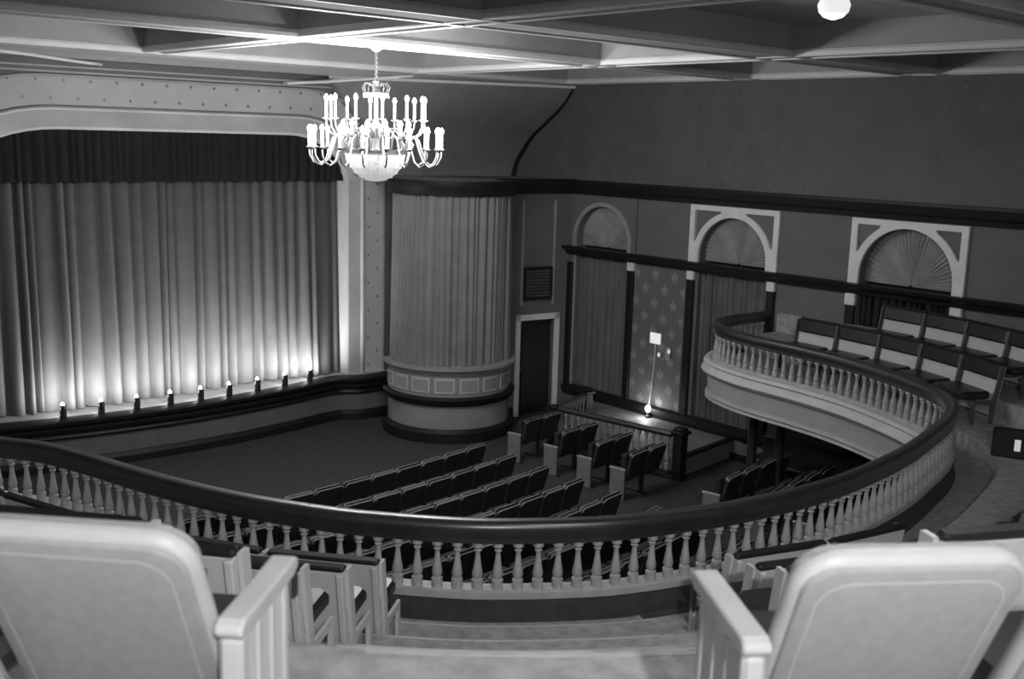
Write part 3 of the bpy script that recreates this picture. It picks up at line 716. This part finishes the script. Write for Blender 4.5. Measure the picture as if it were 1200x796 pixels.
def at_len(pts, L, d):
    import bisect
    i = max(0, min(bisect.bisect(L, d)-1, len(L)-2)); t = (d-L[i])/(L[i+1]-L[i])
    p = pts[i].lerp(pts[i+1], t); n = Vector(tn[i]).lerp(Vector(tn[i+1]), t).normalized(); return (p.x, p.y, n.x, n.y)
rows = [(1.22, 2.35, .88), (2.07, 2.65, .97), (2.92, 3.0, 1.06), (3.77, 3.42, 1.15), (4.62, 3.85, 1.1)]
for row, (o, z, half) in enumerate(rows):
    pts, L = offset_curve(o)
    ac = [aisle_coords(p) for p in pts]
    iL = max(i for i in range(len(pts)) if ac[i][1] < -half and ac[i][0] > 1.5)
    iR = min(i for i in range(len(pts)) if ac[i][1] > half+(.45 if row == 0 else .25) and ac[i][0] > 1.5)
    def fill(d0, sgn, n): return [at_len(pts, L, d0+sgn*(k+.5)*(BW+.015)) for k in range(n) if 0 < d0+sgn*(k+.5)*(BW+.015) < L[-1]]
    bench_row(o, z, fill(L[iL], -1, 5 if row < 3 else 1), 'bench seat left of the balcony aisle, %s from it in the %s row', row)
    bench_row(o, z, fill(L[iR], 1, 2 if row < 2 else 1), 'bench seat right of the balcony aisle, %s from it in the %s row', row)
    if row < 2:
        pass
        # right arm: from its stage end back round the horseshoe
        yend = (10.38, 9.32)[row]
        iE = max(i for i in range(len(pts)) if pts[i].y < yend and pts[i].x > 12)
        n = 5 if row == 0 else 4
        bench_row(o, z, fill(L[iE], -1, n), 'bench seat on the right balcony arm, %s from its end in the %s row', row)
        if row == 0: continue
        iS = min((i for i in range(len(pts)) if pts[i].x > (7.98, 7.65)[row]), key=lambda i: i)
        bench_row(o, z, fill(L[iS], 1, 3), 'shadowed bench seat past the balcony floor gap, %s along in the %s row', row)
# small lit step marker by the balcony floor on the right
t = thing('step_light', 'small dark box with a white lens beside the right balcony floor', 'step light', (12.98, 5.52, 2.35), math.radians(-67))
build('case', MB().bbox((-.22, -.08, 0), (.22, .1, .34), .02), iron_m, t); build('lens', MB().bbox((.03, -.09, .10), (.10, -.075, .24), .004), mat('marker_lens', .8, .4, .02, 5, emit=.35), t)

# ------------------------------------------------------------------ foreground seats
def rounded_back(w, h, r, n=8):
    p = [(-w*.98, 0), (w*.98, 0)]
    p += [(w-r+r*math.cos(PI/2*i/n), h-r+r*math.sin(PI/2*i/n)) for i in range(n+1)]
    p += [(-w+r-r*math.sin(PI/2*i/n), h-r+r*math.cos(PI/2*i/n)) for i in range(n+1)]
    return p
def near_seat(D, lat, rz_extra, label, arm_left, arm_right, ztop=5.10):
    """D, lat: middle of the top edge of the back"""
    w, h, rec = .265, .62, math.radians(27)
    x, y = ai(D, lat); head = math.atan2(h2.x, h2.y)+rz_extra           # heading from +Y towards +X
    fz = ztop-.85
    t = thing('padded_seat', label, 'seat', (x, y, fz), -head, 'padded seats in the viewer\'s row')
    # the back reclines: its top is at local y = 0, its foot further forward
    R = Matrix.Translation((0, 0, .85)) @ Matrix.Rotation(rec, 4, 'X') @ Matrix.Translation((0, 0, -h))
    def pl(a, b, d): return tuple(R @ Vector((a, d, b)))
    loop = rounded_back(w, h, .085)
    # padded panel with a shallow dome on the side facing away from the stage
    n = len(loop); rings = [(1.0, .0), (.97, -.014), (.9, -.020), (.6, -.024), (.25, -.026)]
    mb = MB(); vs = []; fs = []
    for s_, d_ in rings:
        for a, b in loop: vs.append(pl(a*s_, h*.5+(b-h*.5)*s_, d_))
    for k in range(len(rings)-1):
        for i in range(n): fs.append((k*n+i, k*n+(i+1) % n, (k+1)*n+(i+1) % n, (k+1)*n+i))
    fs.append(tuple(range((len(rings)-1)*n, len(rings)*n)))
    m0 = len(vs)
    for a, b in loop: vs.append(pl(a, b, .06))
    fs += [(i, (i+1) % n, m0+(i+1) % n, m0+i) for i in range(n)] + [tuple(range(m0, m0+n))]
    bk = build('backrest', mb.add(vs, fs), fback_m, t, smooth=True)
    path = [loop[1]] + [(loop[1][0]+(loop[2][0]-loop[1][0])*k/6, loop[2][1]*k/6) for k in range(1, 6)] + loop[2:] + [(loop[-1][0]+(loop[0][0]-loop[-1][0])*k/6, loop[-1][1]*(1-k/6)) for k in range(1, 6)] + [loop[0]]
    def edge(off, rad, nm, m, d, par=bk, flat=1.0):
        q = []
        for a, b in path:
            q.append(pl(a*(1-off/w), b-off*(b/h), d))
        build(nm, MB().tube(q, rad, 8, True, flat), m, par, smooth='all')
    edge(.012, .030, 'rim', frim_m, .022)
    edge(.042, .0045, 'piping', frim_m, -.0170)
    cu = MB().bbox((-w+.02, .22, .34), (w-.02, .66, .45), .035)
    build('cushion', cu, vinyl_m, t)
    for sx, on in ((-1, arm_left), (1, arm_right)):
        if not on: continue
        ax = sx*(w+.055)
        a = MB()
        prof = [(.10, .595), (.12, .575), (.20, .575), (.50, .575), (.54, .59), (.545, .615), (.52, .625), (.13, .625), (.105, .615)]
        wv = .036
        vs = [(ax+s2*wv*(1.0 if 0 < i < 99 else 1), yy, zz) for s2 in (-1, 1) for i, (yy, zz) in enumerate(prof)]
        k = len(prof); a.add(vs, [tuple(range(k)), tuple(range(k, 2*k))] + [(i, (i+1) % k, k+(i+1) % k, k+i) for i in range(k)])
        ar = build('armrest', a, arm_m, t)
        mod = ar.modifiers.new('bevel', 'BEVEL'); mod.width = .010; mod.segments = 3
        sp = MB().bbox((ax-.030, .115, 0), (ax+.030, .17, .58), .012)
        build('arm_post', sp, arm_m, t)
        build('side_panel', MB().bbox((ax-.020, .16, .02), (ax+.020, .50, .58), .008), endp_m if 0 else panel_m, t)
        for yy in (.24, .34, .44): build('rib', MB().bbox((ax-.027, yy, .04), (ax+.027, yy+.035, .57), .008), arm_m, t)
        build('arm_bracket', MB().bbox((ax+.018 if sx > 0 else ax-.03, .52, .50), (ax+.03 if sx > 0 else ax-.018, .555, .57), .004), iron_m, t)
near_seat(2.28, .885, math.radians(-8), 'padded pale seat back in the foreground on the right of the aisle', True, False)
near_seat(2.385, 1.515, math.radians(-9), 'partly seen padded seat at the far right edge of the foreground', False, False, 5.07)
near_seat(2.26, -1.005, math.radians(5), 'padded pale seat back in the foreground on the left of the aisle', False, True)
near_seat(2.31, -1.625, math.radians(7), 'partly seen padded seat at the far left edge of the foreground', False, False, 5.07)

# ------------------------------------------------------------------ chandelier
CC = (8.50, 12.60)
ch = thing('chandelier', 'large lit chandelier of candle lamps with a crystal bowl', 'chandelier', (CC[0], CC[1], 0))
for i in range(14):
    z = 7.13-i*.031; a = (i % 2)*PI/2
    pts = [(.018*math.cos(q)*math.cos(a), .018*math.cos(q)*math.sin(a), z-.015+.022*math.sin(q)) for q in [2*PI*k/8 for k in range(9)]]
    build('chain_link', MB().tube(pts, .006, 5, False), brass_m, ch)
build('canopy_rose', MB().lathe([(.01, 7.02+.06), (.08, 7.12), (.10, 7.165)], 14), brass_m, ch, smooth=True)
build('column', MB().lathe([(.02, 6.72), (.05, 6.70), (.03, 6.64), (.07, 6.55), (.03, 6.48), (.03, 6.2), (.07, 6.12), (.09, 6.0), (.05, 5.92), (.05, 5.8), (.10, 5.76)], 14), brass_m, ch, smooth=True)
cr = build('crown', MB().lathe([(.17, 6.48), (.175, 6.50), (.175, 6.55), (.16, 6.55), (.16, 6.48)], 20), brass_m, ch, smooth=True)
for i in range(8):
    a = 2*PI*i/8
    build('crown_scroll', MB().tube([(r*math.cos(a), r*math.sin(a), z) for r, z in ((.16, 6.55), (.19, 6.62), (.15, 6.68), (.07, 6.66), (.03, 6.60))], .009, 5), brass_m, cr, smooth='all')
build('ring', MB().lathe([(.40, 5.74), (.435, 5.74), (.435, 5.785), (.40, 5.785), (.40, 5.74)], 32, caps=False), mat('dark_brass', .10, .35, .2, 8, metal=.5), ch, smooth=True)
build('ring_plate', MB().lathe([(.05, 5.775), (.41, 5.775)], 32, caps=False), brass_m, ch)
bw = build('bowl', MB().lathe([(.405*math.cos(PI/2*i/9)+.001, 5.76-.405*math.sin(PI/2*i/9)) for i in range(10)], 32), crys_m, ch)
bp = MB().lathe([(.002, -.010), (.006, -.004), (.006, .004), (.002, .010)], 6).data('crystal', crys_m)
for k in range(6):
    el = PI/2*(k+.4)/7; nn = int(36*math.cos(el))+3
    for i in range(nn):
        a = 2*PI*i/nn+k; link('crystal', bp, bw, ((.406*math.cos(el))*math.cos(a), (.406*math.cos(el))*math.sin(a), 5.755-.406*math.sin(el)))
cup = MB().lathe([(.012, -.02), (.045, .0), (.05, .012), (.02, .015)], 10).data('drip_cup', brass_m, True)
def cand(hh, r=.018): return MB().lathe([(r, .012), (r, hh)], 8).data('candle', candle_m, True)
cA, cB, cC2 = cand(.22), cand(.24), cand(.13)
bulbd = MB().lathe([(.012, 0), (.026, .015), (.030, .035), (.022, .06), (.004, .085)], 8).data('bulb', bulb_m, True)
def tier(n, R, zc, cm, hh, prof, ph):
    arm = MB().tube([(r, 0, z) for r, z in prof], .0125, 6).data('arm', brass_m, 'all')
    for i in range(n):
        a = 2*PI*(i+ph)/n
        am = link('arm', arm, ch, (0, 0, 0), a)
        link('drip_cup', cup, am, (R, 0, zc))
        cn = link('candle', cm, ch, (R*math.cos(a), R*math.sin(a), zc)); link('bulb', bulbd, cn, (0, 0, hh))
tier(18, .90, 5.80, cA, .22, [(.42, 5.78), (.45, 5.92), (.52, 5.98), (.58, 5.93), (.62, 5.80), (.68, 5.64), (.77, 5.57), (.85, 5.61), (.895, 5.70), (.90, 5.80)], .25)
tier(12, .67, 6.19, cB, .24, [(.06, 5.95), (.18, 6.08), (.30, 6.07), (.42, 5.97), (.53, 5.94), (.62, 6.01), (.665, 6.10), (.67, 6.19)], .1)
tier(12, .46, 5.97, cC2, .13, [(.41, 5.78), (.50, 5.80), (.52, 5.86), (.48, 5.92), (.46, 5.97)], .4)
for i in range(8):
    a = 2*PI*(i+.5)/8; point_light('candle_light', ch, (1.05*math.cos(a), 1.05*math.sin(a), 6.07), P_CHANDELIER*.82/8, .06)
for i in range(6):
    a = 2*PI*(i+.5)/6; point_light('candle_light', ch, (.80*math.cos(a), .80*math.sin(a), 6.46), P_CHANDELIER*.18/6, .06)

# ------------------------------------------------------------------ globe lamps in the coffers
gl = MB().lathe([(.09, 0), (.14, -.03), (.165, -.09), (.15, -.16), (.10, -.21), (.02, -.235)], 18).data('globe', globe_m, True)
gc = MB().lathe([(.10, .05), (.12, .03), (.11, .0), (.08, -.01)], 18).data('collar', brass_m, True)
for (x, y, pw, lb) in ((9.98, 6.52, P_GLOBE, 'dim round globe lamp on the coffered ceiling above the balcony'), (-.4, -1.7, P_NEAR, 'added unseen globe lamp in the ceiling coffer behind the foreground seats'), (4.6, 2.2, P_NEAR*.14, 'added unseen globe lamp in the ceiling coffer over the balcony aisle')):
    t = thing('ceiling_globe', lb, 'lamp', (x, y, ZT-.05), 0, 'ceiling globe lamps')
    link('globe', gl, t); link('collar', gc, t)
    if y < 3: t.scale = (1.15, 1.15, .45)      # added out-of-view lamps for the foreground, flattened so beams shield the upper walls
    point_light('globe_light', t, (0, 0, -.30), pw, .10)
